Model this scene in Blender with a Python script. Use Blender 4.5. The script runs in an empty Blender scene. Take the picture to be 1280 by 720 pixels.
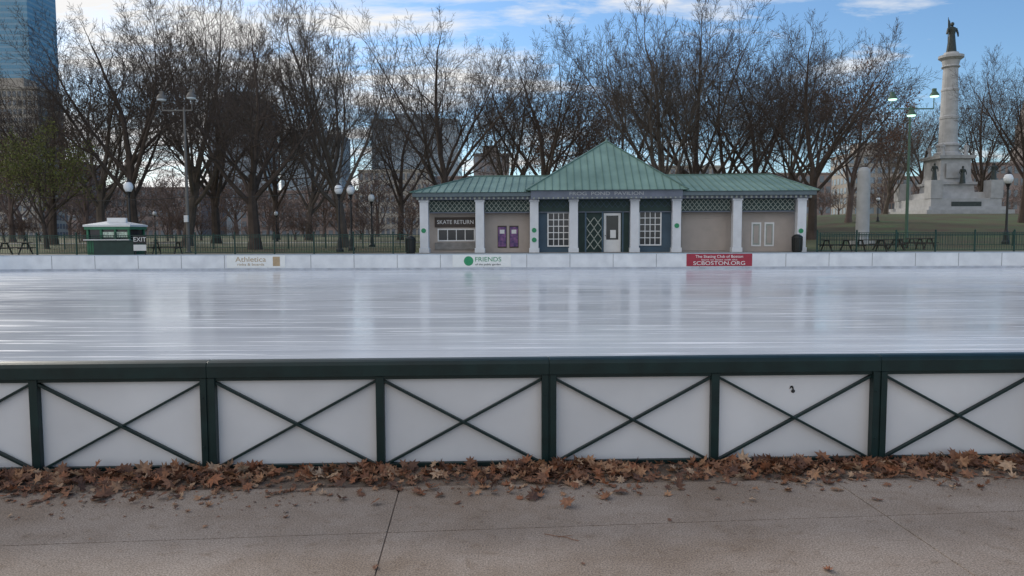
import bpy, math, random
from mathutils import Vector, Matrix, Euler
S = bpy.context.scene
S.view_settings.view_transform='Standard'; S.view_settings.look='None'; S.view_settings.exposure=0
F=930.0; H=1.9
PITCH=math.radians(4.0); ROLL=math.radians(-0.2)
ROT=Matrix.Rotation(math.pi/2-PITCH,3,'X')@Matrix.Rotation(ROLL,3,'Z')
def P(u,v,d):
    r=ROT@Vector(((u-640)/F,-(v-360)/F,-1)); k=d/r.y
    return Vector((r.x*k,d,H+r.z*k))
cd=bpy.data.cameras.new('camera'); cam=bpy.data.objects.new('camera',cd); S.collection.objects.link(cam)
cd.sensor_width=36; cd.lens=36*F/1280; cd.clip_end=6000; cd.clip_start=0.05
cam.matrix_world=Matrix.Translation((0,0,H))@ROT.to_4x4(); S.camera=cam

# ---------------- materials
def mat(name,c,rough=0.7,var=0.2,scale=4.0,bump=0.0,metal=0.0,emit=0.0,c2=None,detail=5,bscale=None,stretch=None,spec=None,bdist=0.02):
    m=bpy.data.materials.new(name); m.use_nodes=True; nt=m.node_tree; b=nt.nodes['Principled BSDF']
    b.inputs['Roughness'].default_value=rough; b.inputs['Metallic'].default_value=metal
    if spec is not None: b.inputs['Specular IOR Level'].default_value=spec
    tc=nt.nodes.new('ShaderNodeTexCoord'); src=tc.outputs['Object']
    if stretch:
        mp=nt.nodes.new('ShaderNodeMapping'); mp.inputs['Scale'].default_value=stretch; nt.links.new(src,mp.inputs[0]); src=mp.outputs[0]
    n=nt.nodes.new('ShaderNodeTexNoise'); n.inputs['Scale'].default_value=scale; n.inputs['Detail'].default_value=detail
    nt.links.new(src,n.inputs['Vector'])
    r=nt.nodes.new('ShaderNodeValToRGB'); r.color_ramp.elements[0].position=0.3; r.color_ramp.elements[1].position=0.7
    a=tuple(max(0,x*(1-var)) for x in c)
    e=c2 if c2 else tuple(min(1,x*(1+var)) for x in c)
    r.color_ramp.elements[0].color=(*a,1); r.color_ramp.elements[1].color=(*e,1)
    nt.links.new(n.outputs['Fac'],r.inputs[0]); nt.links.new(r.outputs[0],b.inputs['Base Color'])
    if bump>0:
        n2=nt.nodes.new('ShaderNodeTexNoise'); n2.inputs['Scale'].default_value=bscale or scale*6; n2.inputs['Detail'].default_value=4
        nt.links.new(src,n2.inputs['Vector'])
        bp=nt.nodes.new('ShaderNodeBump'); bp.inputs['Strength'].default_value=bump; bp.inputs['Distance'].default_value=bdist
        nt.links.new(n2.outputs['Fac'],bp.inputs['Height']); nt.links.new(bp.outputs[0],b.inputs['Normal'])
    if emit>0:
        b.inputs['Emission Color'].default_value=(*c,1); b.inputs['Emission Strength'].default_value=emit
    return m

# ---------------- mesh builder
class MB:
    def __init__(s): s.v=[];s.f=[];s.m=[]
    def add(s,vs,fs,m=0):
        o=len(s.v); s.v+= [tuple(x) for x in vs]
        for f in fs: s.f.append(tuple(i+o for i in f)); s.m.append(m)
    def box(s,x0,x1,y0,y1,z0,z1,m=0):
        vs=[(x0,y0,z0),(x1,y0,z0),(x1,y1,z0),(x0,y1,z0),(x0,y0,z1),(x1,y0,z1),(x1,y1,z1),(x0,y1,z1)]
        s.add(vs,[(3,2,1,0),(4,5,6,7),(0,1,5,4),(1,2,6,5),(2,3,7,6),(3,0,4,7)],m)
    def poly(s,vs,m=0): s.add(vs,[tuple(range(len(vs)))],m)
    def bar(s,p0,p1,w,t,m=0,up=(0,0,1)):
        p0=Vector(p0);p1=Vector(p1);d=(p1-p0).normalized();u=Vector(up)
        a=d.cross(u)
        if a.length<1e-4: a=d.cross(Vector((0,1,0)))
        a.normalize(); b=a.cross(d)
        a*=w/2;b*=t/2
        vs=[p0-a-b,p0+a-b,p0+a+b,p0-a+b,p1-a-b,p1+a-b,p1+a+b,p1-a+b]
        s.add(vs,[(3,2,1,0),(4,5,6,7),(0,1,5,4),(1,2,6,5),(2,3,7,6),(3,0,4,7)],m)
    def tube(s,p0,p1,r0,r1,n=8,m=0):
        p0=Vector(p0);p1=Vector(p1);d=(p1-p0).normalized()
        a=d.cross(Vector((0,0,1)))
        if a.length<1e-3:a=Vector((1,0,0))
        a.normalize();b=d.cross(a)
        vs=[];
        for p,r in((p0,r0),(p1,r1)):
            for i in range(n):
                t=2*math.pi*i/n; vs.append(p+a*(math.cos(t)*r)+b*(math.sin(t)*r))
        fs=[(i,(i+1)%n,n+(i+1)%n,n+i) for i in range(n)]+[tuple(range(n))[::-1],tuple(range(n,2*n))]
        s.add(vs,fs,m)
    def lathe(s,prof,cx,cy,n=16,m=0,sx=1,sy=1,cz=0):
        vs=[];k=len(prof)
        for r,z in prof:
            for i in range(n):
                t=2*math.pi*i/n; vs.append((cx+math.cos(t)*r*sx,cy+math.sin(t)*r*sy,cz+z))
        fs=[]
        for j in range(k-1):
            for i in range(n): fs.append((j*n+i,j*n+(i+1)%n,(j+1)*n+(i+1)%n,(j+1)*n+i))
        fs.append(tuple(range(n))[::-1]); fs.append(tuple(range((k-1)*n,k*n)))
        s.add(vs,fs,m)
    def sq(s,prof,cx,cy,m=0): # square lathe
        for (r0,z0),(r1,z1) in zip(prof[:-1],prof[1:]):
            if z1<=z0: continue
            vs=[(cx-r0,cy-r0,z0),(cx+r0,cy-r0,z0),(cx+r0,cy+r0,z0),(cx-r0,cy+r0,z0),(cx-r1,cy-r1,z1),(cx+r1,cy-r1,z1),(cx+r1,cy+r1,z1),(cx-r1,cy+r1,z1)]
            s.add(vs,[(3,2,1,0),(4,5,6,7),(0,1,5,4),(1,2,6,5),(2,3,7,6),(3,0,4,7)],m)
    def build(s,name,mats,parent=None,smooth=False,bevel=0):
        me=bpy.data.meshes.new(name); me.from_pydata(s.v,[],s.f)
        for mm in mats: me.materials.append(mm)
        me.polygons.foreach_set('material_index',s.m)
        if smooth: me.polygons.foreach_set('use_smooth',[True]*len(me.polygons))
        me.update(); o=bpy.data.objects.new(name,me); S.collection.objects.link(o)
        if parent: o.parent=parent
        if bevel:
            b=o.modifiers.new('bevel','BEVEL'); b.width=bevel; b.segments=2
        return o
def empty(name,loc=(0,0,0),rz=0):
    e=bpy.data.objects.new(name,None); S.collection.objects.link(e); e.location=loc; e.rotation_euler=(0,0,rz); e.empty_display_size=0.2; return e
def text(txt,size,loc,m,parent=None,name='lettering',sx=1):
    c=bpy.data.curves.new(name,'FONT'); c.body=txt; c.size=size; c.extrude=0.004; c.align_x='CENTER'; c.align_y='CENTER'; c.materials.append(m)
    o=bpy.data.objects.new(name,c); S.collection.objects.link(o); o.location=loc; o.rotation_euler=(math.pi/2,0,0); o.scale=(sx,1,1)
    if parent:o.parent=parent
    return o

# ---------------- terrain
def ss(x,a,b):
    t=max(0,min(1,(x-a)/(b-a))); return t*t*(3-2*t)
def gh(x,y):
    z=-0.02
    z+=0.86*ss(y,42.9,44.2)
    z+=0.010*max(0,min(y,180)-50)
    z+=3.5*ss(x,16,50)*ss(y,52,112)
    return z
xs=[-1500,-800,-400,-250,-150,-100]+[-70+2.5*i for i in range(61)]+[90,100,150,250,400,800,1500]
ys=[-300,-60,-10,0,5,20,40,42.9,43.2,43.5,43.8,44.2,45,47,50]+[52+3*i for i in range(24)]+[130,140,150,160,180,220,300,500,900,1800,3500]
g=MB(); nx=len(xs)
for y in ys:
    for x in xs: g.v.append((x,y,gh(x,y)))
for j in range(len(ys)-1):
    for i in range(nx-1):
        g.f.append((j*nx+i,j*nx+i+1,(j+1)*nx+i+1,(j+1)*nx+i)); g.m.append(0)
M_grass=mat('lawn',(0.18,0.12,0.065),0.95,0.3,0.25,0.6,c2=(0.11,0.15,0.055),bscale=8)
g.build('ground',[M_grass],smooth=True)
def sheet(name,pts,m,dz):
    q=MB(); k=len(pts)
    for (x,y0,y1) in pts: q.v+=[(x,y0,gh(x,y0)+dz),(x,y1,gh(x,y1)+dz)]
    for i in range(k-1): q.f.append((2*i,2*i+2,2*i+3,2*i+1)); q.m.append(0)
    q.build(name,[m])
M_path=mat('park_path',(0.30,0.29,0.28),0.85,0.12,1.0,0.2)
sheet('park_path',[(-70+2.5*i,84.2,87.8) for i in range(33)],M_path,0.02)
sheet('plaza_paving',[(-45+2.5*i,44.25,46.9) for i in range(37)],M_path,0.012)

# ---------------- foreground pavement
FS=0.035
def fy(x): return 6.09+FS*x
M_conc=mat('aggregate_concrete',(0.37,0.305,0.255),0.85,0.10,0.9,0.22,bscale=110,bdist=0.006)
nt=M_conc.node_tree; b=nt.nodes['Principled BSDF']; ramp=[n for n in nt.nodes if n.type=='VALTORGB'][0]
tc=[n for n in nt.nodes if n.type=='TEX_COORD'][0]
def mulc(prev,scale,detail,rough,p0,p1,c0,c1):
    n=nt.nodes.new('ShaderNodeTexNoise'); n.inputs['Scale'].default_value=scale; n.inputs['Detail'].default_value=detail; n.inputs['Roughness'].default_value=rough; nt.links.new(tc.outputs['Object'],n.inputs['Vector'])
    r=nt.nodes.new('ShaderNodeValToRGB'); r.color_ramp.elements[0].position=p0; r.color_ramp.elements[1].position=p1
    r.color_ramp.elements[0].color=(*c0,1); r.color_ramp.elements[1].color=(*c1,1); nt.links.new(n.outputs['Fac'],r.inputs[0])
    m=nt.nodes.new('ShaderNodeMix'); m.data_type='RGBA'; m.blend_type='MULTIPLY'; m.inputs[0].default_value=1
    nt.links.new(prev,m.inputs[6]); nt.links.new(r.outputs[0],m.inputs[7]); return m.outputs[2]
o=mulc(ramp.outputs[0],95,4,0.8,0.38,0.62,(0.42,0.41,0.40),(1.45,1.42,1.40))
o=mulc(o,0.55,7,0.72,0.38,0.58,(0.76,0.70,0.63),(1.04,1.04,1.04))
o=mulc(o,7,6,0.75,0.28,0.45,(0.66,0.60,0.53),(1,1,1))
nt.links.new(o,b.inputs['Base Color'])
jy=lambda x:4.73+0.078*x
ey=lambda x:5.58+0.04*x
pv=MB(); gp=0.0045
cols=[-0.86+3.35*k for k in range(-9,10)]
jx=lambda c,y:c+0.055*(5.6-y)
rows=[lambda x:-8.0,lambda x:-3+0.075*x,lambda x:0.9+0.075*x,jy,ey]
for i in range(len(cols)-1):
    for j in range(len(rows)-1):
        a,c=cols[i],cols[i+1]
        q=[]
        for (cc,sg,rr,sy) in((a,1,rows[j],1),(c,-1,rows[j],1),(c,-1,rows[j+1],-1),(a,1,rows[j+1],-1)):
            y=rr(cc)+sy*gp; q.append((jx(cc,y)+sg*gp,y))
        vs=[(x,y,-0.0075) for x,y in q]+[(x,y,0) for x,y in q]
        pv.add(vs,[(4,5,6,7),(0,1,5,4),(1,2,6,5),(2,3,7,6),(3,0,4,7)],0)
pv.build('pavement',[M_conc])
M_dirt=mat('dirt',(0.20,0.15,0.115),0.95,0.35,2.2,0.8,bscale=60)
dm=MB(); dm.poly([(-34,ey(-34)+gp,-0.005),(34,ey(34)+gp,-0.005),(34,fy(34)+0.3,-0.005),(-34,fy(-34)+0.3,-0.005)]); 
dm.poly([(-34,-8,-0.007),(34,-8,-0.007),(34,ey(34),-0.007),(-34,ey(-34),-0.007)])
dm.build('dirt_ground',[M_dirt])

# ---------------- ice
M_ice=bpy.data.materials.new('ice'); M_ice.use_nodes=True; nt=M_ice.node_tree; b=nt.nodes['Principled BSDF']
tc=nt.nodes.new('ShaderNodeTexCoord')
def streak(sx,sy,detail=4,rough=0.6,off=0):
    mp=nt.nodes.new('ShaderNodeMapping'); mp.inputs['Scale'].default_value=(sx,sy,1); mp.inputs['Location'].default_value=(off,off,0); mp.inputs['Rotation'].default_value=(0,0,math.radians(-0.6))
    nt.links.new(tc.outputs['Object'],mp.inputs[0])
    n=nt.nodes.new('ShaderNodeTexNoise'); n.inputs['Scale'].default_value=1; n.inputs['Detail'].default_value=detail; n.inputs['Roughness'].default_value=rough
    nt.links.new(mp.outputs[0],n.inputs['Vector']); return n
def ramp(src,p0,p1,c0,c1):
    r=nt.nodes.new('ShaderNodeValToRGB'); r.color_ramp.elements[0].position=p0; r.color_ramp.elements[1].position=p1
    r.color_ramp.elements[0].color=(*c0,1); r.color_ramp.elements[1].color=(*c1,1); nt.links.new(src,r.inputs[0]); return r
s1=streak(0.06,1.6,6,0.7); s2=streak(0.25,6,4,0.6,7); s3=streak(0.12,0.35,3,0.5,3)
c1=ramp(s1.outputs['Fac'],0.35,0.65,(0.58,0.61,0.67),(0.80,0.83,0.87))
c2=ramp(s2.outputs['Fac'],0.56,0.68,(0,0,0),(1,1,1))
m1=nt.nodes.new('ShaderNodeMix'); m1.data_type='RGBA'; nt.links.new(c2.outputs[0],m1.inputs[0]); nt.links.new(c1.outputs[0],m1.inputs[6]); m1.inputs[7].default_value=(0.92,0.93,0.95,1)
nt.links.new(m1.outputs[2],b.inputs['Base Color'])
rr=ramp(s3.outputs['Fac'],0.35,0.65,(0.11,)*3,(0.22,)*3); 
ad=nt.nodes.new('ShaderNodeMath'); ad.operation='MULTIPLY_ADD'; nt.links.new(c2.outputs[0],ad.inputs[0]); ad.inputs[1].default_value=0.3; nt.links.new(rr.outputs[0],ad.inputs[2])
nt.links.new(ad.outputs[0],b.inputs['Roughness'])
bp=nt.nodes.new('ShaderNodeBump'); bp.inputs['Strength'].default_value=0.22; bp.inputs['Distance'].default_value=0.01
s4=streak(0.8,7,3,0.5,11); nt.links.new(s4.outputs['Fac'],bp.inputs['Height']); nt.links.new(bp.outputs[0],b.inputs['Normal'])
b.inputs['IOR'].default_value=1.31
YB=42.07; R=8.5
out=[]
XL=-26;XR=28
for i in range(13):
    t=math.pi-math.pi/2*i/12; out.append((XL+R*math.cos(t),YB-R+R*math.sin(t)))
for i in range(13):
    t=math.pi/2-math.pi/2*i/12; out.append((XR+R*math.cos(t),YB-R+R*math.sin(t)))
xr=XR+R; xl=XL-R
ice=MB(); ice.poly([(xl,fy(xl)+0.12,0.0)]+[(xr,fy(xr)+0.12,0.0)]+[(x,y,0.0) for x,y in out[::-1]])
ice.build('ice_rink',[M_ice])
M_board=mat('rink_board_white',(0.74,0.76,0.79),0.45,0.10,1.6,0.0,c2=(0.84,0.86,0.88),detail=9)
M_cap=mat('board_cap',(0.45,0.55,0.62),0.4,0.08,2)
M_kick=mat('board_kick',(0.48,0.51,0.56),0.5,0.2,2)
M_seam=mat('seam_dark',(0.16,0.16,0.17),0.6,0.1)
path=[(xl,fy(xl)+0.2)]+out+[(xr,fy(xr)+0.2)]
bd=MB(); BH=0.905
for (x0,y0),(x1,y1) in zip(path[:-1],path[1:]):
    if abs(x1-x0)+abs(y1-y0)<1e-6: continue
    bd.bar((x0,y0,0.50),(x1,y1,0.50),0.05,0.74,0); bd.bar((x0,y0,0.065),(x1,y1,0.065),0.07,0.13,2); bd.bar((x0,y0,BH-0.018),(x1,y1,BH-0.018),0.10,0.035,1)
x=XL
while x<XR:
    bd.box(x-0.012,x+0.012,YB-0.03,YB-0.02,0.13,BH-0.04,3); x+=2.44
    bd.box(x-0.04,x+0.04,YB+0.03,YB+0.12,0.0,BH-0.04,3)
boards=bd.build('rink_dasher_boards',[M_board,M_cap,M_kick,M_seam])
def W(u,d=47.0): return (u-640)/F*d
M_adw=mat('ad_white',(0.85,0.86,0.84),0.4,0.03); M_adr=mat('ad_red',(0.36,0.025,0.05),0.4,0.1); M_green=mat('sign_green',(0.02,0.28,0.12),0.4,0.1); M_gold=mat('ad_gold',(0.45,0.33,0.20),0.5,0.1)
M_blk=mat('black_paint',(0.015,0.015,0.017),0.45,0.2)
def ad(name,u0,u1,bg,lines):
    x0,x1=W(u0,YB),W(u1,YB); e=empty(name,((x0+x1)/2,YB-0.034,0.5)); w=(x1-x0)/2
    q=MB(); q.box(-w,w,-0.008,0.0,-0.34,0.36,0); q.build('panel',[bg],e)
    for t,sz,z,m,ox,sx in lines: text(t,sz,(ox,-0.014,z),m,e,sx=sx)
    return e
a=ad('advertising_banner',284,357,M_adw,[('Athletica',0.40,0.12,M_gold,-0.3,1.2),('rinks & boards',0.2,-0.16,M_gold,-0.3,1.3)])
q=MB(); q.box(0.95,1.35,-0.012,-0.009,-0.25,0.28,0); q.build('logo_block',[M_gold],a)
a=ad('advertising_banner',566,639,M_adw,[('FRIENDS',0.36,0.08,M_green,0.35,1.1),('of the public garden',0.15,-0.2,M_blk,0.35,1.2)])
q=MB(); q.tube((-0.75,-0.009,0),(-0.75,-0.014,0),0.27,0.27,20,0); q.build('logo_disc',[M_green],a)
ad('advertising_banner',858,940,M_adr,[('The Skating Club of Boston',0.22,0.2,M_adw,0,1.1),('learn to skate with the',0.13,0.02,M_adw,0,1.7),('SCBOSTON.ORG',0.30,-0.18,M_adw,0,1.3)])

# ---------------- near fence
M_fg=mat('green_painted_steel',(0.005,0.021,0.021),0.42,0.3,6,0.15,bscale=60,bdist=0.004,spec=0.4)
M_pan=mat('white_hdpe_panel',(0.66,0.66,0.68),0.5,0.09,0.9,0.05,c2=(0.77,0.77,0.79))
fe=empty('rink_fence',(0,6.09,0),math.atan(FS))
sp=1.385; x00=0.30
fr=MB(); pn=MB()
L0=x00-sp*24; L1=x00+sp*24
prof=[(-0.075,0.765),(-0.075,0.86),(-0.06,0.885),(-0.03,0.897),(0.05,0.897),(0.075,0.885),(0.08,0.86),(0.08,0.765)]
n=len(prof)
for k in range(-12,12):
    A=x00+2*k*sp+0.0015; B=x00+2*(k+1)*sp-0.0015
    vs=[(A,y,z) for y,z in prof]+[(B,y,z) for y,z in prof]
    fr.add(vs,[(i,(i+1)%n,n+(i+1)%n,n+i)[::-1] for i in range(n)]+[tuple(range(n)),tuple(range(n,2*n))[::-1]],0)
fr.box(L0,L1,-0.045,0.0,0.735,0.763,0)
fr.box(L0,L1,-0.04,0.0,0.0,0.035,0)
for k in range(-24,25):
    x=x00+sp*k; maj=(k%2==0)
    w=0.060 if maj else 0.034
    if maj:
        fr.box(x-w,x-0.008,-0.066,0.0,0,0.762,0); fr.box(x+0.008,x+w,-0.066,0.0,0,0.762,0); fr.box(x-0.0078,x+0.0078,-0.056,-0.004,0,0.76,0)
        fr.box(x-0.075,x+0.075,-0.09,-0.067,0,0.02,0)
        for zz in (0.2,0.6): fr.tube((x-0.035,-0.066,zz),(x-0.035,-0.074,zz),0.009,0.009,8,0)
    else: fr.box(x-w,x+w,-0.055,0.0,0,0.76,0)
    if k<24:
        a=x+(0.06 if maj else 0.036); c=x+sp-(0.036 if maj else 0.06)
        fr.bar((a,-0.03,0.72),(c,-0.03,0.02),0.02,0.038,0,up=(0,1,0))
        fr.bar((a,-0.018,0.02),(c,-0.018,0.72),0.02,0.038,0,up=(0,1,0))
for k in range(-12,12):
    pn.box(x00+2*k*sp+0.003,x00+2*(k+1)*sp-0.003,0.004,0.02,0.02,0.762,0)
fr.build('steel_frame',[M_fg],fe,bevel=0.003); pn.build('white_panels',[M_pan],fe)
st=empty('sticker',(2.345,fy(2.345)-0.002,0.61),math.atan(FS)); q=MB()
for i in range(10):
    t0=math.pi*i/10*1.3; t1=math.pi*(i+1)/10*1.3; r=0.030; w0=0.018*math.sin(math.pi*i/10)+0.002; w1=0.018*math.sin(math.pi*(i+1)/10)+0.002
    q.poly([(-r*math.cos(t0)*0.6,0,r*math.sin(t0)),(-r*math.cos(t1)*0.6,0,r*math.sin(t1)),(-(r-w1*1.2)*math.cos(t1)*0.5,0,(r-w1)*math.sin(t1)),(-(r-w0*1.2)*math.cos(t0)*0.5,0,(r-w0)*math.sin(t0))])
q.lathe([(0.001,-0.02),(0.016,-0.01),(0.016,0.004),(0.001,0.014)],0.012,-0.0,10,0,1,0.1,-0.014); q.build('mark',[M_blk],st)

# ---------------- fallen leaves
random.seed(4)
LM=[mat('leaf_%d'%i,c,0.75,0.3,30) for i,c in enumerate([(0.24,0.115,0.065),(0.17,0.08,0.047),(0.34,0.19,0.11),(0.11,0.055,0.038),(0.44,0.30,0.20),(0.27,0.11,0.055)])]
lf=MB()
base=[(0,-0.5),(0.08,-0.3),(0.32,-0.38),(0.22,-0.15),(0.52,-0.05),(0.27,0.08),(0.4,0.36),(0.14,0.25),(0,0.55),(-0.14,0.25),(-0.4,0.36),(-0.27,0.08),(-0.52,-0.05),(-0.22,-0.15),(-0.32,-0.38),(-0.08,-0.3)]
def leaf(x,y,z,s,tilt):
    M=Euler((random.gauss(0,tilt),random.gauss(0,tilt),random.uniform(0,6.28))).to_matrix()
    cx,cy=random.uniform(-0.8,1.6),random.uniform(-0.8,1.4); vs=[]
    asp=random.uniform(0.65,1)
    for a,c in [(0,0)]+base:
        a*=asp; p=M@Vector((a*s,c*s,(cx*a*a+cy*c*c)*s*0.9+random.gauss(0,0.03)*s)); vs.append((x+p.x,y+p.y,z+p.z))
    zm=min(v[2] for v in vs); dz=max(0,0.003-zm); vs=[(a,b_,c+dz) for a,b_,c in vs]
    k=len(base); lf.add(vs,[(0,1+i,1+(i+1)%k) for i in range(k)],random.choices(range(6),[5,4,4,3,1.3,3])[0])
def heap(x): 
    h=0.45+0.55*math.sin(x*1.7+0.6)*math.sin(x*0.63+2)+0.35*math.sin(x*4.1)
    return max(0.12,min(1,h))
for i in range(5200):
    x=random.uniform(-8,8); h=heap(x)
    if random.random()>0.4+0.6*h: continue
    dd=abs(random.gauss(0,0.20+0.07*h))+0.07; zz=random.uniform(0,0.08*h)*math.exp(-dd/0.25)
    leaf(x,fy(x)-dd,zz,random.choice((1,0.9,0.5))*random.uniform(0.06,0.15),0.42)
for i in range(600):
    x=random.uniform(-8,8); dd=0.35+abs(random.gauss(0,0.2)); leaf(x,fy(x)-dd,0.002,random.uniform(0.03,0.10),0.25)
for i in range(320):
    x=random.uniform(-6,-1.5); leaf(x,fy(x)-0.45-abs(random.gauss(0,0.3)),0.002,random.uniform(0.02,0.055),0.2)
for i in range(40): leaf(random.uniform(-5,5),random.uniform(3,5.6),0.003,random.uniform(0.02,0.085),0.15)
for i in range(900):
    x=random.uniform(-7,7); leaf(x,fy(x)-0.3-abs(random.gauss(0,0.35)),0.001,random.uniform(0.008,0.022),0.2)
lf.build('fallen_leaves',LM)
tw=MB(); p=Vector((0.20,4.62,0.006))
for i in range(6):
    q2=p+Vector((0.035,-0.02+random.uniform(-0.015,0.015),0.0)); tw.tube(p,q2,0.0022,0.0022,5); p=q2
tw.tube((0.28,4.57,0.006),(0.38,4.60,0.006),0.0016,0.0016,5); tw.build('twig',[LM[0]])

# ---------------- pavilion
pc_x=6.35; pav=empty('pavilion_building',(pc_x,47,0),math.radians(-2.5))
def X(u): return (u-640)/F*47-pc_x
def Z(v): return H+(295-v)/F*47
M_tan=mat('tan_wall',(0.46,0.40,0.36),0.8,0.08,1.5,0.1); M_teal=mat('teal_trim',(0.05,0.09,0.13),0.6,0.15,2); M_col=mat('white_column',(0.74,0.76,0.80),0.55,0.06,2)
M_slate=mat('fascia_slate',(0.15,0.17,0.22),0.6,0.15,2); M_dk=mat('dark_green_trim',(0.018,0.045,0.04),0.6,0.2,3); M_lat=mat('lattice_paint',(0.34,0.37,0.33),0.6,0.15,3)
M_glass=mat('window_glass',(0.03,0.035,0.045),0.08,0.2,1); M_brown=mat('sign_brown',(0.05,0.035,0.028),0.6,0.2,3); M_roofm=mat('green_copper_roof',(0.18,0.30,0.26),0.55,0.2,0.5,0.05,c2=(0.26,0.40,0.34)); M_seamr=mat('roof_seam',(0.12,0.21,0.18),0.5,0.15,2)
M_white=mat('white_paint',(0.78,0.78,0.78),0.5,0.05,3); M_post=mat('poster_blue',(0.04,0.05,0.30),0.4,0.6,5,c2=(0.30,0.12,0.30)); M_base=mat('stone_base',(0.25,0.24,0.23),0.8,0.2,3)
M_let=mat('letter_grey',(0.45,0.47,0.48),0.5,0.05)
gz=0.84
DB=9.5
w=MB()
xl_,xa,xb,xr_=X(526),X(667),X(846),X(1001)
w.box(xl_,xa,0.7,DB,gz,4.4,0); w.box(xa,xb,0.25,DB,gz,4.4,1); w.box(xb,xr_,0.7,DB,gz,4.4,0)
w.box(xl_-0.3,xr_+0.3,-0.5,DB+0.3,gz-0.3,gz+0.02,2)
w.build('walls',[M_tan,M_teal,M_base],pav)
c=MB()
cols_u=[(524,536),(594,606),(663,673),(712,722),(787,798),(838,850),(911,925),(989,1003)]
for u0,u1 in cols_u:
    a,d_=X(u0),X(u1); mid=(a+d_)/2; hw=0.27
    c.box(mid-hw,mid+hw,-0.25,0.25,gz+0.3,4.05,0); c.box(mid-hw-0.05,mid+hw+0.05,-0.3,0.3,gz,gz+0.3,0); c.box(mid-hw-0.05,mid+hw+0.05,-0.3,0.3,4.05,4.18,0)
c.build('columns',[M_col],pav,bevel=0.015)
fz=MB(); zt,zb=4.18,3.42
bays=[(cols_u[i][1],cols_u[i+1][0]) for i in range(7)]
def lattice(mb,a,b_,z0,z1,y,n,wd,m,t=0.02):
    step=(b_-a)/n
    for i in range(n):
        mb.bar((a+i*step,y,z0),(a+(i+1)*step,y,z1),wd,t,m,up=(0,1,0)); mb.bar((a+i*step,y+0.012,z1),(a+(i+1)*step,y+0.012,z0),wd,t*0.8,m,up=(0,1,0))
for i,(u0,u1) in enumerate(bays):
    a,b_=X(u0),X(u1)
    y=0.12
    fz.box(a,b_,y,y+0.08,zb,zt,0)
    fz.box(a,b_,y-0.05,y-0.002,zb-0.06,zb,1); 
    if i in (0,1,5,6):
        n=max(3,int((b_-a)/0.28)); lattice(fz,a,b_,zb+0.04,zb+0.38,y-0.03,n,0.035,2); lattice(fz,a,b_,zb+0.40,zt-0.03,y-0.03,n,0.035,2)
    elif i in (2,4): 
        n=5; lattice(fz,a,b_,zb+0.25,zt-0.05,y-0.03,n,0.03,3)
    else: lattice(fz,a,b_,zb+0.25,zt-0.05,y-0.03,9,0.03,3)
fz.build('frieze',[M_dk,M_slate,M_lat,M_teal],pav)
fa=MB()
fa.box(xl_-0.25,xa-0.15,-0.45,0.5,4.18,4.36,0); fa.box(xb+0.15,xr_+0.25,-0.45,0.5,4.18,4.36,0)
fa.box(xl_-0.45,xa-0.15,-0.7,DB+0.5,4.36,4.60,1); fa.box(xb+0.15,xr_+0.45,-0.7,DB+0.5,4.36,4.60,1)
fa.box(xa-0.15,xb+0.15,-0.8,DB+0.2,4.18,4.70,0)
x=xl_-0.2
while x<xr_+0.2:
    if not(xa-0.2<x<xb+0.2): fa.box(x,x+0.12,-0.55,-0.452,4.20,4.34,2)
    x+=0.3
x=xa
while x<xb: fa.box(x,x+0.1,-0.86,-0.802,4.19,4.28,2); x+=0.3
fa.build('fascia',[M_slate,mat('fascia_blue',(0.12,0.16,0.18),0.6,0.1),M_lat],pav)
text('FROG  POND  PAVILION',0.30,((xa+xb)/2,-0.815,4.49),M_let,pav,sx=1.4)
rf=MB(); 
def hip(x0,x1,y0,y1,z0,z1,rx0,rx1,yr,seam_sides=True):
    A=(x0,y0,z0);B=(x1,y0,z0);C=(x1,y1,z0);D=(x0,y1,z0);E=(rx0,yr,z1);G=(rx1,yr,z1)
    rf.add([A,B,C,D,E,G],[(0,1,5,4),(1,2,5),(2,3,4,5),(3,0,4),(3,2,1,0)],0)
    x=x0+0.25
    while x<x1:
        t=1.0
        if x<rx0: t=(x-x0)/(rx0-x0)
        elif x>rx1: t=(x1-x)/(x1-rx1)
        if t>0.03: rf.bar((x,y0,z0+0.02),(x,y0+(yr-y0)*t,z0+(z1-z0)*t+0.02),0.035,0.06,1)
        x+=0.46
    y=y0+0.25
    while y<y1:
        t=(y-y0)/(yr-y0) if y<yr else (y1-y)/(y1-yr)
        if t>0.03:
            rf.bar((x0,y,z0+0.02),(x0+(rx0-x0)*t,y,z0+(z1-z0)*t+0.02),0.035,0.06,1); rf.bar((x1,y,z0+0.02),(x1+(rx1-x1)*t,y,z0+(z1-z0)*t+0.02),0.035,0.06,1)
        y+=0.46
    for p,q in((A,E),(B,G),(D,E),(C,G)): rf.bar(Vector(p)+Vector((0,0,.03)),Vector(q)+Vector((0,0,.03)),0.12,0.07,1)
    if rx1-rx0>0.1: rf.bar(Vector(E)+Vector((0,0,.03)),Vector(G)+Vector((0,0,.03)),0.16,0.07,1)
hip(xl_-0.55,xr_+0.55,-0.8,DB+0.6,4.62,6.0,xl_+3.0,xr_-0.9,4.4)
cx=X(757)+0.35
hip(xa-0.45,xb+0.45,-1.0,DB+0.5,4.715,8.25,cx-0.05,cx+0.05,4.0)
rf.lathe([(0.14,0),(0.1,0.1),(0.05,0.2),(0.03,0.3),(0.001,0.32)],cx,4.0,10,1,cz=8.2)
rf.build('roof',[M_roofm,M_seamr],pav)
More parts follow.
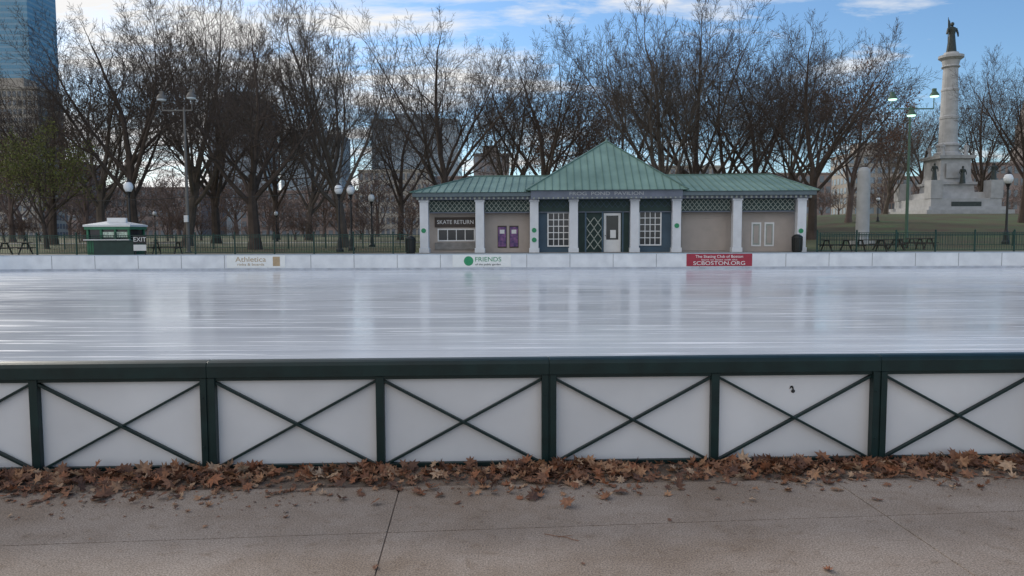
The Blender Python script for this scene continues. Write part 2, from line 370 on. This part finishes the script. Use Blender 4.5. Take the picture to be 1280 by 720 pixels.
def window(mb,u0,u1,v0,v1,y,nxm,nym,fm=0,gm=1,t=0.05):
    a,b_,z1,z0=X(u0),X(u1),Z(v0),Z(v1)
    mb.box(a,b_,y-0.03,y-0.005,z0,z1,gm)
    mb.box(a-0.08,a,y-0.07,y-0.004,z0-0.08,z1+0.08,fm); mb.box(b_,b_+0.08,y-0.07,y-0.004,z0-0.08,z1+0.08,fm)
    mb.box(a,b_,y-0.07,y-0.004,z1,z1+0.08,fm); mb.box(a,b_,y-0.07,y-0.004,z0-0.08,z0,fm)
    for i in range(1,nxm): x=a+(b_-a)*i/nxm; mb.box(x-t/2,x+t/2,y-0.055,y-0.031,z0,z1,fm)
    for i in range(1,nym): z=z0+(z1-z0)*i/nym; mb.box(a,b_,y-0.059,y-0.0311,z-t/2,z+t/2,fm)
wi=MB()
yW=0.7; yC=0.25
window(wi,686,711,267,307,yC,4,5); window(wi,800,825,265,306,yC,4,5)
window(wi,546,591,287,300,yW,4,1)
wi.box(X(541),X(594),yW-0.12,yW-0.005,Z(312),Z(303),2)
wi.box(X(541),X(594),yW-0.1,yW-0.005,Z(283.5),Z(271),3)
for a,b_ in((622,632),(637,647)): wi.box(X(a)-0.04,X(b_)+0.04,yW-0.03,yW-0.004,Z(310),Z(282),3); wi.box(X(a),X(b_),yW-0.04,yW-0.0305,Z(308.5),Z(283.5),4); wi.box(X(a)+0.1,X(b_)-0.1,yW-0.045,yW-0.041,Z(292),Z(287),0)
for a,b_ in((940,952),(956,968)): wi.box(X(a),X(b_),yW-0.05,yW-0.004,Z(309),Z(279),0); wi.box(X(a)+0.09,X(b_)-0.09,yW-0.06,yW-0.051,Z(307),Z(281),9); wi.box(X(a)+0.16,X(b_)-0.16,yW-0.065,yW-0.061,Z(305),Z(283),5)
z=gz+0.1
while z<3.3: wi.box(X(853),X(909),yW-0.04,yW-0.005,z,z+0.125,5); z+=0.135
wi.box(X(724),X(786),yC-0.02,yC-0.003,gz,3.5,6)
wi.box(X(755),X(776),yC-0.07,yC-0.022,gz+0.03,Z(267),0); wi.box(X(758),X(773),yC-0.08,yC-0.071,Z(300),Z(270),1); wi.tube((X(757),yC-0.12,1.9),(X(757),yC-0.071,1.9),0.03,0.03,8,6)
wi.box(X(763),X(770),yC-0.085,yC-0.081,Z(298),Z(288),0)
for kk in range(3): lattice(wi,X(733),X(752),gz+0.2+kk*0.68,gz+0.85+kk*0.68,-0.1,2,0.045,9)
for u in(732,753): wi.box(X(u)-0.05,X(u)+0.05,-0.16,-0.04,gz,3.4,7)
for u in(778,): wi.box(X(u)-0.04,X(u)+0.04,-0.16,-0.04,gz,3.4,7)
for u,v in((529.5,288),(668,288),(668,300),(844,283),(995,290)):
    wi.tube((X(u),-0.255,Z(v)),(X(u),-0.275,Z(v)),0.15,0.15,16,8)
wi.build('doors_and_windows',[M_white,M_glass,M_base,M_brown,M_post,M_tan,M_dk,M_teal,M_green,M_lat],pav)
text('SKATE RETURN',0.36,((X(541)+X(594))/2,yW-0.105,Z(277.3)),M_white,pav,sx=0.95)

M_bin=mat('bin_black',(0.012,0.014,0.014),0.4,0.2)
for u in(513.5,996):
    x=(u-640)/F*45.6; q=MB(); gzz=gh(x,45.6)
    q.lathe([(0.26,0),(0.28,0.06),(0.30,0.85),(0.33,0.87),(0.33,0.93),(0.26,1.02),(0.12,1.1),(0.1,1.1)],x,45.6,16,cz=gzz)
    for i in range(12):
        t=i*math.pi/6; q.tube((x+0.3*math.cos(t),45.6+0.3*math.sin(t),gzz+0.1),(x+0.32*math.cos(t),45.6+0.32*math.sin(t),gzz+0.85),0.015,0.015,5)
    q.build('trash_can',[M_bin])

# ---------------- park fences
M_pf=mat('fence_green',(0.012,0.05,0.04),0.5,0.2)
def pfence(x0,x1,y,h,name='park_railing',step=0.15,pst=2.4,y1=None):
    q=MB(); x=x0; 
    if y1 is None:y1=y
    Y=lambda x:y+(y1-y)*(x-x0)/(x1-x0)
    while x<x1: z=gh(x,Y(x)); q.tube((x,Y(x),z+0.1),(x,Y(x),z+h-0.02),0.014,0.014,4); x+=step
    x=x0
    while x<=x1:
        z=gh(x,Y(x)); q.box(x-0.04,x+0.04,Y(x)-0.04,Y(x)+0.04,z-0.1,z+h+0.08); q.lathe([(0.05,0),(0.06,0.04),(0.001,0.1)],x,Y(x),8,cz=z+h+0.08)
        xn=min(x+pst,x1+0.01); z2=gh(xn,Y(xn))
        for hh in(0.12,h-0.15,h-0.02): q.bar((x,Y(x),z+hh),(xn,Y(xn),z2+hh),0.04,0.035)
        x+=pst
    q.build(name,[M_pf])
pfence(-36,-6.3,45.2,1.2); pfence(18.6,40,45.4,1.2)
pfence(-60,-6,60,1.1,step=0.25,pst=3); pfence(24,60,58,1.0,step=0.25,pst=3)

# kiosk
kx=W(147,46.3); ks=empty('ticket_kiosk',(kx,46.3,gh(kx,46.3)))
M_kg=mat('kiosk_green',(0.04,0.19,0.105),0.5,0.15,3)
q=MB(); q.box(-1.35,1.35,-1,1,0,0.95,0)
for x in(-1.3,-0.45,0.45,1.3): 
    for y in (-0.95,0.95): q.box(x-0.06,x+0.06,y-0.06,y+0.06,0.95,1.6,0)
q.box(-1.28,1.28,-0.9,0.9,0.95,1.6,1)
q.box(-1.45,1.45,-1.1,1.1,1.6,1.78,0); q.box(-1.5,1.5,-1.15,1.15,1.78,1.9,2)
q.add([(-1.5,-1.15,1.9),(1.5,-1.15,1.9),(1.5,1.15,1.9),(-1.5,1.15,1.9),(-0.5,0,2.15),(0.5,0,2.15)],[(0,1,5,4),(1,2,5),(2,3,4,5),(3,0,4)],2)
q.box(-0.3,0.9,-0.5,-0.3,2.05,2.35,2); q.box(-1.45,1.45,-1.25,-1.0,0.92,0.98,2)
q.box(-0.8,0.3,-1.012,-1.002,0.3,0.75,2)
q.box(-0.35,1.2,-0.95,-0.9,1.1,1.45,3)
q.build('booth',[M_kg,M_glass,M_white,mat('kiosk_menu',(0.55,0.65,0.55),0.5,0.4,8)],ks)
q=MB(); q.box(-0.6,1.9,-1.6,-1.3,0,0.85,0); q.box(-0.65,1.95,-1.65,-1.25,0.85,0.9,0); q.build('counter',[M_dk],ks)
ks.scale=(0.96,0.96,0.96)
ex=empty('exit_sign',(W(181,44.9),44.4,0.8)); q=MB(); q.box(-0.38,0.38,0,0.04,0.72,1.2,0); q.box(-0.32,-0.26,0.0401,0.08,0,0.75,0); q.box(0.26,0.32,0.0401,0.08,0,0.75,0); q.box(-0.38,0.38,-0.01,-0.001,0.3,0.66,1); q.build('board',[M_blk,M_white],ex)
text('EXIT',0.38,(0,-0.006,0.96),M_white,ex)

# ---------------- lamps
M_globe=mat('lamp_globe',(0.80,0.83,0.87),0.25,0.05,2); 
def lamp(u,vtop,d):
    p=P(u,vtop,d); z0=gh(p.x,d); h=p.z-z0; e=empty('street_lamp',(p.x,d,z0)); s=h/4.2
    q=MB(); q.lathe([(0.22,0),(0.22,0.15),(0.15,0.25),(0.13,0.7),(0.08,0.8),(0.065,1.0),(0.05,3.1),(0.09,3.15),(0.06,3.2),(0.12,3.38),(0.16,3.42)],0,0,12)
    q.lathe([(0.13,3.95),(0.15,3.97),(0.05,4.08),(0.03,4.15),(0.001,4.25)],0,0,12); q.build('post',[M_blk],e,smooth=False)
    q=MB(); q.lathe([(0.15,3.42),(0.24,3.6),(0.25,3.72),(0.2,3.87),(0.13,3.95)],0,0,14); q.build('globe',[M_globe],e,smooth=True)
    e.scale=(max(s,0.9),max(s,0.9),s)
for u,v,d in((160,222,48),(423,226,50),(438,227,54),(464,239,66),(193,262,100),(30,270,110),(1261,212,60),(1098,245,90),(380,283,140),(345,262,95)): lamp(u,v,d)
M_pole=mat('weathered_pole',(0.15,0.14,0.13),0.6,0.1,3); M_fl=mat('flood_glass',(0.8,0.85,0.9),0.2,0.03); M_lit=mat('lit_flood',(0.6,0.98,0.75),0.3,0.02,emit=1.6)
def flood(u,vt,d,us,lit,polem):
    p=P(u,vt,d); z0=gh(p.x,d); h=p.z-z0; e=empty('floodlight_pole',(p.x,d,z0))
    q=MB(); q.lathe([(0.2,0),(0.2,0.1),(0.12,0.15),(0.10,h*0.5),(0.065,h+0.2)],0,0,12); g2=MB()
    xs_=[P(uu,vt,d).x-p.x for uu,_ in us]; q.bar((min(xs_+[0]),0,h),(max(xs_+[0.3]),0,h),0.08,0.08)
    for (uu,vv),x in zip(us,xs_):
        zc=P(uu,vv,d).z-z0; q.bar((x,0,h),(x,0,zc),0.05,0.05)
        q.lathe([(0.05,0.25),(0.16,0.2),(0.3,0.0),(0.32,-0.12)],x,-0.05,14,cz=zc,m=0); g2.lathe([(0.3,-0.125),(0.26,-0.2),(0.1,-0.24)],x,-0.05,14,cz=zc)
        q.box(x-0.12,x+0.12,-0.1,0.1,zc-0.02+0.2,zc+0.42)
    q.build('pole',[polem],e); g2.build('lamp_heads',[M_lit if lit else M_fl],e)
flood(230,138,50,[(203,122),(240,120)],False,M_pole)
flood(1138,136,55,[(1115,122),(1139,142),(1167,118)],True,mat('pole_green',(0.06,0.12,0.08),0.5,0.1))
q=MB(); px=P(230,138,50).x; q.box(px-0.13,px+0.13,49.7,49.85,2.9,3.35); q.build('pole_sign',[M_white])

M_wood=mat('dark_wood',(0.05,0.035,0.028),0.7,0.3,6,stretch=(1,8,8))
def table(u,d,s=1.0,rz=0):
    x=W(u,d); e=empty('picnic_table',(x,d,gh(x,d)),rz); q=MB()
    for i in range(5): q.box(-0.9,0.9,-0.36+i*0.147,-0.36+i*0.147+0.135,0.72,0.76)
    for sy in(-0.75,0.6):
        q.box(-0.9,0.9,sy,sy+0.07,0.42,0.46);q.box(-0.9,0.9,sy+0.08,sy+0.15,0.42,0.46)
    for x in(-0.65,0.65):
        q.bar((x,-0.7,0),(x,-0.2,0.72),0.05,0.09);q.bar((x,0.7,0),(x,0.2,0.72),0.05,0.09);q.box(x-0.02,x+0.02,-0.75,0.75,0.36,0.42);q.box(x-0.02,x+0.02,-0.33,0.33,0.66,0.718)
    q.build('table_top_and_benches',[M_wood],e); e.scale=(s,s,s)
for u,d,r in((1045,47,0.1),(1088,46.6,0),(1110,50,0.3),(1137,52,-0.1),(20,47,0),(210,47,0.1),(1150,54,0)): table(u,d,1.0,r)

M_stone=mat('granite_light',(0.44,0.44,0.445),0.7,0.14,1.2,0.2); M_bronze=mat('bronze',(0.035,0.045,0.04),0.5,0.3,3)
d=62; x=W(1077,d); z0=gh(x,d); zt=P(1077,209,d).z; q=MB(); hw=0.52
q.box(x-0.8,x+0.8,d-0.6,d+0.6,z0-0.2,z0+0.35); 
q.lathe([(hw*1.1,z0+0.35),(hw*1.08,z0+0.5),(hw,zt-0.6),(hw*0.95,zt-0.3),(hw*0.75,zt-0.1),(hw*0.4,zt),(0.01,zt+0.02)],x,d,20,0,1,0.7); q.build('stone_stele',[M_stone],smooth=False)

# ---------------- monument
def fig(mb,x,y,z,h,m=0,arm=0.0,staff=False):
    mb.lathe([(0.17*h,0),(0.15*h,0.15*h),(0.12*h,0.4*h),(0.10*h,0.58*h),(0.13*h,0.74*h),(0.12*h,0.81*h),(0.045*h,0.845*h),(0.04*h,0.86*h)],x,y,12,m,1,0.75,z)
    mb.lathe([(0.02*h,0.86*h),(0.055*h,0.89*h),(0.062*h,0.93*h),(0.05*h,0.975*h),(0.01*h,1.0*h)],x,y,10,m,1,1,z)
    mb.tube((x-0.13*h,y,z+0.79*h),(x-0.19*h,y-0.03*h,z+0.6*h),0.038*h,0.03*h,8,m); mb.tube((x-0.19*h,y-0.03*h,z+0.6*h),(x-0.17*h,y-0.12*h,z+(0.48+arm)*h),0.03*h,0.022*h,8,m)
    mb.tube((x+0.13*h,y,z+0.79*h),(x+0.18*h,y-0.03*h,z+0.62*h),0.038*h,0.03*h,8,m); mb.tube((x+0.18*h,y-0.03*h,z+0.62*h),(x+0.14*h,y-0.12*h,z+0.5*h),0.03*h,0.022*h,8,m)
    if staff: mb.tube((x-0.19*h,y-0.12*h,z),(x-0.21*h,y-0.12*h,z+1.12*h),0.012*h,0.01*h,6,m); mb.poly([(x-0.21*h,y-0.11*h,z+1.1*h),(x-0.12*h,y-0.08*h,z+1.0*h),(x-0.10*h,y-0.1*h,z+0.78*h),(x-0.2*h,y-0.11*h,z+0.7*h)],m)
d=115; mxx=P(1186,150,d).x; mo=empty('victory_column_monument',(mxx,d,0))
zz=lambda v: P(1186,v,d).z
zb_=gh(mxx,d)
q=MB(); q.sq([(6.4,zb_-1),(6.4,zb_+0.5)],0,0); q.sq([(5.8,zb_+0.5),(5.8,zb_+1.0)],0,0); q.sq([(5.2,zb_+1.0),(5.2,zz(250))],0,0)
q.sq([(4.2,zz(250)),(4.1,zz(242))],0,0); q.sq([(2.7,zz(242)),(2.6,zz(232))],0,0); q.sq([(2.95,zz(232)),(2.95,zz(229))],0,0)
for sx in(-1,1):
    for sy in(-1,1): q.box(sx*4.4-0.9,sx*4.4+0.9,sy*4.4-0.9,sy*4.4+0.9,zz(250),zz(228))
q.sq([(2.5,zz(229)),(2.3,zz(222)),(2.25,zz(200))],0,0); q.sq([(2.7,zz(200)),(2.8,zz(196))],0,0)
q.lathe([(1.9,zz(196)),(1.9,zz(192)),(1.45,zz(190)),(1.5,zz(184)),(1.7,zz(183)),(1.7,zz(181)),(1.3,zz(179)),(1.25,zz(150)),(1.32,zz(149)),(1.32,zz(146)),(1.2,zz(145)),(1.15,zz(115)),(1.22,zz(114)),(1.22,zz(112)),(1.1,zz(111)),(1.02,zz(86)),(1.3,zz(84)),(1.1,zz(82)),(1.25,zz(76)),(1.75,zz(73)),(1.75,zz(70)),(1.1,zz(69)),(1.0,zz(66)),(0.6,zz(65.5))],0,0,20)
for sx,sy in((-1,-1),(1,-1),(1,1),(-1,1)): fig(q,sx*1.75,sy*1.75,zz(196),1.9)
q.box(-1.6,1.6,-2.62,-2.5,zz(224),zz(206),0)
q.build('granite_column',[M_stone],mo)
q=MB(); fig(q,0,0,zz(65.5),4.5,0,0.25,True); fig(q,4.4,-4.4,zz(228),2.6); fig(q,-4.4,-4.4,zz(228),2.6) ; fig(q,0.4,-3.4,zz(232)+0.1,2.6); q.box(-2.2,2.2,-5.26,-5.21,zz(262),zz(254),0); q.build('bronze_statues',[M_bronze],mo)

# ---------------- background buildings
def building(name,u0,u1,vt,d,wallm,winm,floors,cols,depth=None,vb=None,roof=None,fr=0.62):
    a=P(u0,vt,d);b_=P(u1,vt,d); w_=b_.x-a.x; zt=a.z; z0=1.5; depth=depth or w_*0.7
    e=empty(name,((a.x+b_.x)/2,d,0)); q=MB(); q.box(-w_/2,w_/2,0,depth,z0-4,zt,0); q.box(-w_/2-0.3,w_/2+0.3,-0.3,depth+0.3,zt,zt+(zt-z0)*0.012+0.3,0)
    fh=(zt-z0)/floors; cw=w_/cols
    for i in range(floors):
        for j in range(cols):
            xx=-w_/2+cw*(j+0.5); z=z0+fh*(i+0.5); q.box(xx-cw*fr/2,xx+cw*fr/2,-0.12,-0.02,z-fh*0.30,z+fh*0.30,1)
    nc=max(2,int(depth/cw)); cd_=depth/nc
    for i in range(floors):
        for j in range(nc):
            y=cd_*(j+0.5); z=z0+fh*(i+0.5)
            for sx in(-1,1): 
                xx=sx*(w_/2+0.07); q.box(xx-0.05,xx+0.05,y-cd_*fr/2,y+cd_*fr/2,z-fh*0.3,z+fh*0.3,1)
    if roof: q.box(-w_*0.25,w_*0.2,depth*0.2,depth*0.7,zt,zt+roof,0)
    q.build('building_body',[wallm,winm],e)
B_grey=mat('hazed_grey',(0.24,0.26,0.30),0.8,0.08,0.05); B_blu=mat('hazed_bluegrey',(0.34,0.39,0.44),0.5,0.08,0.05); B_brk=mat('hazed_brick',(0.30,0.23,0.21),0.85,0.12,0.1); B_bei=mat('hazed_beige',(0.40,0.36,0.32),0.85,0.10,0.1); B_brn=mat('hazed_brown',(0.24,0.21,0.20),0.8,0.12,0.1)  # aerial haze is painted into these wall colours by lightening them
B_win=mat('far_window',(0.17,0.19,0.22),0.2,0.2,0.2); B_winl=mat('far_window_light',(0.26,0.33,0.40),0.15,0.2,0.1); B_hg=mat('tower_glass',(0.10,0.28,0.45),0.12,0.15,0.02); B_hf=mat('tower_mullion',(0.18,0.32,0.45),0.4,0.1,0.1)
building('glass_skyscraper',-60,27,-130,900,B_hf,B_hg,60,26,fr=0.86)
building('apartment_building',-30,46,112,230,B_bei,B_win,17,12,roof=4)
building('apartment_building',20,100,205,330,B_brk,B_win,9,12)
building('office_building',258,330,126,420,B_grey,B_winl,18,10,roof=6)
building('office_building',350,426,170,380,B_blu,B_winl,10,12,fr=0.8,roof=4)
building('office_building',464,572,151,430,B_blu,B_winl,14,18,fr=0.8,roof=5)
building('office_building',592,636,194,300,B_brn,B_win,9,6,roof=4)
building('brick_rowhouse',130,250,236,260,B_brk,B_win,5,16)
building('brick_rowhouse',448,540,214,260,B_bei,B_win,6,14)
building('brick_rowhouse',300,450,240,270,B_brk,B_win,5,18)
building('brick_rowhouse',545,700,222,280,B_brk,B_win,6,18)
building('brick_rowhouse',820,905,209,300,B_bei,B_win,7,10)
building('brick_rowhouse',905,1040,218,320,B_brk,B_win,6,16)
building('brick_rowhouse',1060,1132,194,340,B_bei,B_winl,8,8,roof=6)
building('brick_rowhouse',1120,1180,222,330,B_brk,B_win,5,8)
building('brick_rowhouse',1200,1300,205,320,B_brk,B_win,6,12)
d=330; x=W(1276,d); q=MB(); q.sq([(4,0),(4,40)],x,d); q.sq([(3,40),(3,50)],x,d); q.sq([(2.6,50),(0.1,66)],x,d); q.build('church_steeple',[B_brn])

# ---------------- trees
M_bark=mat('bark',(0.075,0.055,0.045),0.9,0.3,2,0.5,bscale=12); M_bark2=mat('bark_hazed',(0.15,0.11,0.098),0.95,0.2,1); M_bark3=mat('bark_grey',(0.11,0.088,0.073),0.9,0.3,2,0.4,bscale=12)  # M_bark2: paler bark, with distance haze put into its colour
def gen_tree(name,seed,Ht=20,trunk=0.35,nch=(7,7,7,6,4),ang=0.75,lens=(0.42,0.55,0.55,0.55,0.55),r0=0.34,m=M_bark,twig=0.010,trop=0.10,lf_mat=None,nleaf=0,rk=(0.40,0.56)):
    rnd=random.Random(seed); V=[];Fc=[];tips=[]
    sides=(8,6,4,3,3,3,3); nsg=(6,7,4,3,2,1,1); jit=(0.04,0.085,0.12,0.14,0.18,0.18)
    NL=len(nch)
    def br(p,d,L,r,lev):
        n=nsg[lev]; k=sides[lev]; pts=[p]; dirs=[d]; rs=[r*(1.35 if lev==0 else 1)]; end=0.6 if lev==0 else 0.25
        for i in range(n):
            j=jit[lev]; d=d+Vector((rnd.gauss(0,j),rnd.gauss(0,j),rnd.gauss(0,j*0.6)+(trop if lev>0 else 0))); d.normalize(); p=p+d*(L/n); pts.append(p);dirs.append(d)
            t=(i+1)/n; rs.append(max(r*(1-(1-end)*t),twig*0.6))
        o=len(V)
        for pp,dd,rr_ in zip(pts,dirs,rs):
            a=dd.orthogonal().normalized() if lev>1 else Vector((1,0,0))-dd*dd.x
            a.normalize(); b2=dd.cross(a)
            for i in range(k):
                t=6.2832*i/k; q_=pp+a*(math.cos(t)*rr_)+b2*(math.sin(t)*rr_); V.append((q_.x,q_.y,q_.z))
        for s_ in range(n):
            for i in range(k): Fc.append((o+s_*k+i,o+s_*k+(i+1)%k,o+(s_+1)*k+(i+1)%k,o+(s_+1)*k+i))
        if lev>=NL:
            tips.append(p); return
        nc=nch[lev]; az=rnd.uniform(0,6.28)
        for c_ in range(nc):
            last=(c_==nc-1)
            lo=0.5 if lev==0 else 0.22
            t=1.0 if last else lo+(1-lo)*(c_+rnd.random()*0.8)/nc
            idx=min(n,t*n); i0=min(n-1,int(idx)); f=idx-i0; pp=pts[i0].lerp(pts[i0+1],f); dd=dirs[i0+1]
            az+=2.4+rnd.uniform(-0.4,0.4)
            a=dd.orthogonal().normalized(); b2=dd.cross(a); side=a*math.cos(az)+b2*math.sin(az)
            an=(0.12 if last else rnd.uniform(0.7,1.15)*ang)
            nd=(dd*math.cos(an)+side*math.sin(an)).normalized()
            base_=Ht*lens[0] if lev==0 else L*lens[min(lev,4)]
            LL=base_*rnd.uniform(0.78,1.08)*(1.15-0.5*t if lev>0 else (1.0 if not last else 0.95))
            rr_=(r*(1-(1-end)*t))*(0.85 if last else rnd.uniform(*rk))
            br(pp,nd,LL,max(rr_,twig),lev+1)
    br(Vector((0,0,-0.2)),Vector((rnd.gauss(0,.03),rnd.gauss(0,.03),1)).normalized(),Ht*trunk,r0,0)
    mb=MB(); mb.v=V; mb.f=Fc; mb.m=[0]*len(Fc); mats=[m]
    if lf_mat:
        mats.append(lf_mat)
        for i in range(nleaf):
            p=rnd.choice(tips)+Vector((rnd.gauss(0,.25),rnd.gauss(0,.25),rnd.gauss(0,.2)))
            e=Euler((rnd.uniform(0,3),rnd.uniform(0,3),rnd.uniform(0,6))).to_matrix(); s_=rnd.uniform(0.05,0.11)
            mb.add([p+e@Vector((-s_,0,0)),p+e@Vector((0,s_*0.7,0)),p+e@Vector((s_,0,0)),p+e@Vector((0,-s_*0.7,0))],[(0,1,2,3)],1)
    me=bpy.data.meshes.new(name); me.from_pydata(mb.v,[],mb.f)
    for x_ in mats: me.materials.append(x_)
    me.polygons.foreach_set('material_index',mb.m); me.update()
    zs=[v[2] for v in V]; zs.sort(); return me,zs[int(len(zs)*0.995)]
M_lfy=mat('yellow_green_leaves',(0.14,0.15,0.04),0.8,0.4,1); M_lfb=mat('brown_leaves',(0.17,0.085,0.05),0.8,0.4,1)
T=[gen_tree('tree_a',1,20,0.30,ang=0.80,trop=0.06,r0=0.38,nch=(8,8,7,6,4)),
   gen_tree('tree_b',22,20,0.24,ang=0.66,trop=0.075,m=M_bark3,nch=(9,8,7,5,4),r0=0.34),
   gen_tree('tree_c',33,20,0.28,ang=0.88,trop=0.065,r0=0.48,nch=(8,8,7,6,4),rk=(0.42,0.6)),
   gen_tree('tree_d',44,20,0.25,ang=0.74,trop=0.065,nch=(9,8,7,5,4),r0=0.36),
   gen_tree('tree_e',5,16,0.25,ang=0.8,lf_mat=M_lfy,nleaf=7000,r0=0.25,nch=(7,6,6,4)),
   gen_tree('tree_f',6,16,0.25,ang=0.8,lf_mat=M_lfb,nleaf=4000,r0=0.28,m=M_bark2,nch=(7,6,6,5),twig=0.02)]
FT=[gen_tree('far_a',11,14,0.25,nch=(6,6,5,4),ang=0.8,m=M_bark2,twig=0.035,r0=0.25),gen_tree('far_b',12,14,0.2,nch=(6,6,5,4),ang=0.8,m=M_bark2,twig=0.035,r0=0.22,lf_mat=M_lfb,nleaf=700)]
random.seed(21)
def tree(k,u,vt,d,name='bare_tree',parent=None,src=T,wx=1.0):
    me,hh=src[k]; p=P(u,vt,d); z0=gh(p.x,d); s=(p.z-z0)/hh
    o=bpy.data.objects.new(name,me); S.collection.objects.link(o); o.location=(P(u,280,d).x,d,z0-0.05); o.scale=(s*wx,s*wx,s); o.rotation_euler=(0,0,random.uniform(0,6.28))
    if parent:o.parent=parent
for k,u,v,d,wx in [(2,318,28,58,.95),(1,430,-5,64,.88),(3,556,20,70,.95),(0,682,46,72,.9),(3,775,75,88,.9),(1,825,16,70,.9),(3,868,6,74,.85),(0,945,42,84,.85),(3,1015,22,74,.95),(5,1060,75,92,.9),
    (3,66,70,80,.95),(1,128,40,76,1),(0,168,5,66,.9),(1,232,-8,72,.9),(4,58,155,62,1),(1,385,90,104,.9),(3,270,40,84,.9),(0,500,95,104,.8),
    (1,625,85,112,.95),(5,735,95,110,.9),(0,1150,130,145,1),(3,1225,95,138,.9),(0,1278,55,85,.85),(5,105,125,100,1),(3,905,60,96,.9),(5,15,140,100,1),(1,1105,135,120,.9),(0,345,100,112,.9),(1,980,60,96,.9)]:
    tree(k,u,v,d,'leafy_tree' if k==4 else 'bare_tree',wx=wx)
dt=empty('distant_trees')
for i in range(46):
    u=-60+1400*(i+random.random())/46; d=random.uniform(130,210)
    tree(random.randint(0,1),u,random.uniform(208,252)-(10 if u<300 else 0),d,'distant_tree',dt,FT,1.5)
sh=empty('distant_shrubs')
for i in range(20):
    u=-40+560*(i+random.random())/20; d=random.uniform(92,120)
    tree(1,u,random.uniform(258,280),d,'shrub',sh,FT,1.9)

q=MB(); pts=[P(u,v,d) for u,v,d in((-40,236,50),(60,247,50),(120,251,50),(200,249,50),(230,246,50))]
pts+= [P(u,v,d) for u,v,d in((300,247,49.7),(380,242,49.4),(440,233,49.2),(500,214,49),(515,208,49))]
for a,b_ in zip(pts[:-1],pts[1:]): q.tube(a,b_,0.02,0.02,5)
q.build('overhead_cable',[M_blk])

# ---------------- sky & sun
SA=math.radians(-42); SE=math.radians(22)
wd=bpy.data.worlds.new('World'); S.world=wd; wd.use_nodes=True; nt=wd.node_tree; bg=nt.nodes['Background']
sk=nt.nodes.new('ShaderNodeTexSky'); sk.sky_type='NISHITA'; sk.sun_disc=False; sk.sun_elevation=SE; sk.sun_rotation=SA; sk.air_density=1.0; sk.dust_density=0.3; sk.ozone_density=3.0
tc=nt.nodes.new('ShaderNodeTexCoord'); sep=nt.nodes.new('ShaderNodeSeparateXYZ'); nt.links.new(tc.outputs['Generated'],sep.inputs[0])
def mth(op,a,b2=None,c3=None):
    n=nt.nodes.new('ShaderNodeMath'); n.operation=op
    for i,x in enumerate((a,b2,c3)):
        if x is None: continue
        if isinstance(x,(int,float)): n.inputs[i].default_value=x
        else: nt.links.new(x,n.inputs[i])
    return n.outputs[0]
zc=mth('ADD',mth('MAXIMUM',sep.outputs[2],0.0),0.12)
cx_=mth('DIVIDE',sep.outputs[0],zc); cy_=mth('DIVIDE',sep.outputs[1],zc)
cb=nt.nodes.new('ShaderNodeCombineXYZ'); nt.links.new(cx_,cb.inputs[0]); nt.links.new(cy_,cb.inputs[1])
mp=nt.nodes.new('ShaderNodeMapping'); mp.inputs['Scale'].default_value=(0.8,1.3,1); mp.inputs['Location'].default_value=(2.3,0.4,0); nt.links.new(cb.outputs[0],mp.inputs[0])
nz=nt.nodes.new('ShaderNodeTexNoise'); nz.inputs['Scale'].default_value=1.7; nz.inputs['Detail'].default_value=10; nz.inputs['Roughness'].default_value=0.62; nz.inputs['Distortion'].default_value=0.3
nt.links.new(mp.outputs[0],nz.inputs['Vector'])
bias=mth('ADD',mth('MULTIPLY',sep.outputs[0],-0.22),mth('MULTIPLY',mth('MAXIMUM',mth('MULTIPLY',sep.outputs[1],-1.0),0.0),0.15))  # second term adds unseen cloud behind the camera to brighten the fence panels
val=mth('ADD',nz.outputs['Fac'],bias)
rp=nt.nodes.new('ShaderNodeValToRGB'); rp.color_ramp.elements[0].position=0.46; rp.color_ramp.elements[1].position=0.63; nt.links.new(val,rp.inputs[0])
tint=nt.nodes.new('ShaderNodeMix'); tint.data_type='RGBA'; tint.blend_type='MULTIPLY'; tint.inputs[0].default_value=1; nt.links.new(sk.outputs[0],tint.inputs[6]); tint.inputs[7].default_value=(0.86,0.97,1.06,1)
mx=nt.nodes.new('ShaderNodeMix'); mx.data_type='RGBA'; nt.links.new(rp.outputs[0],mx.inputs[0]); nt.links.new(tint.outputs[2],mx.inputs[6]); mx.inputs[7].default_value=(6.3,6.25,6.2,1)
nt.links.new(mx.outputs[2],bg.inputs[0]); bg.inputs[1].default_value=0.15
sl=bpy.data.lights.new('sun','SUN'); so=bpy.data.objects.new('sun',sl); S.collection.objects.link(so); sl.energy=1.7; sl.angle=math.radians(8); sl.color=(1,0.93,0.82)
dirv=Vector((math.sin(SA)*math.cos(SE),math.cos(SA)*math.cos(SE),math.sin(SE))); so.rotation_euler=dirv.to_track_quat('Z','Y').to_euler()
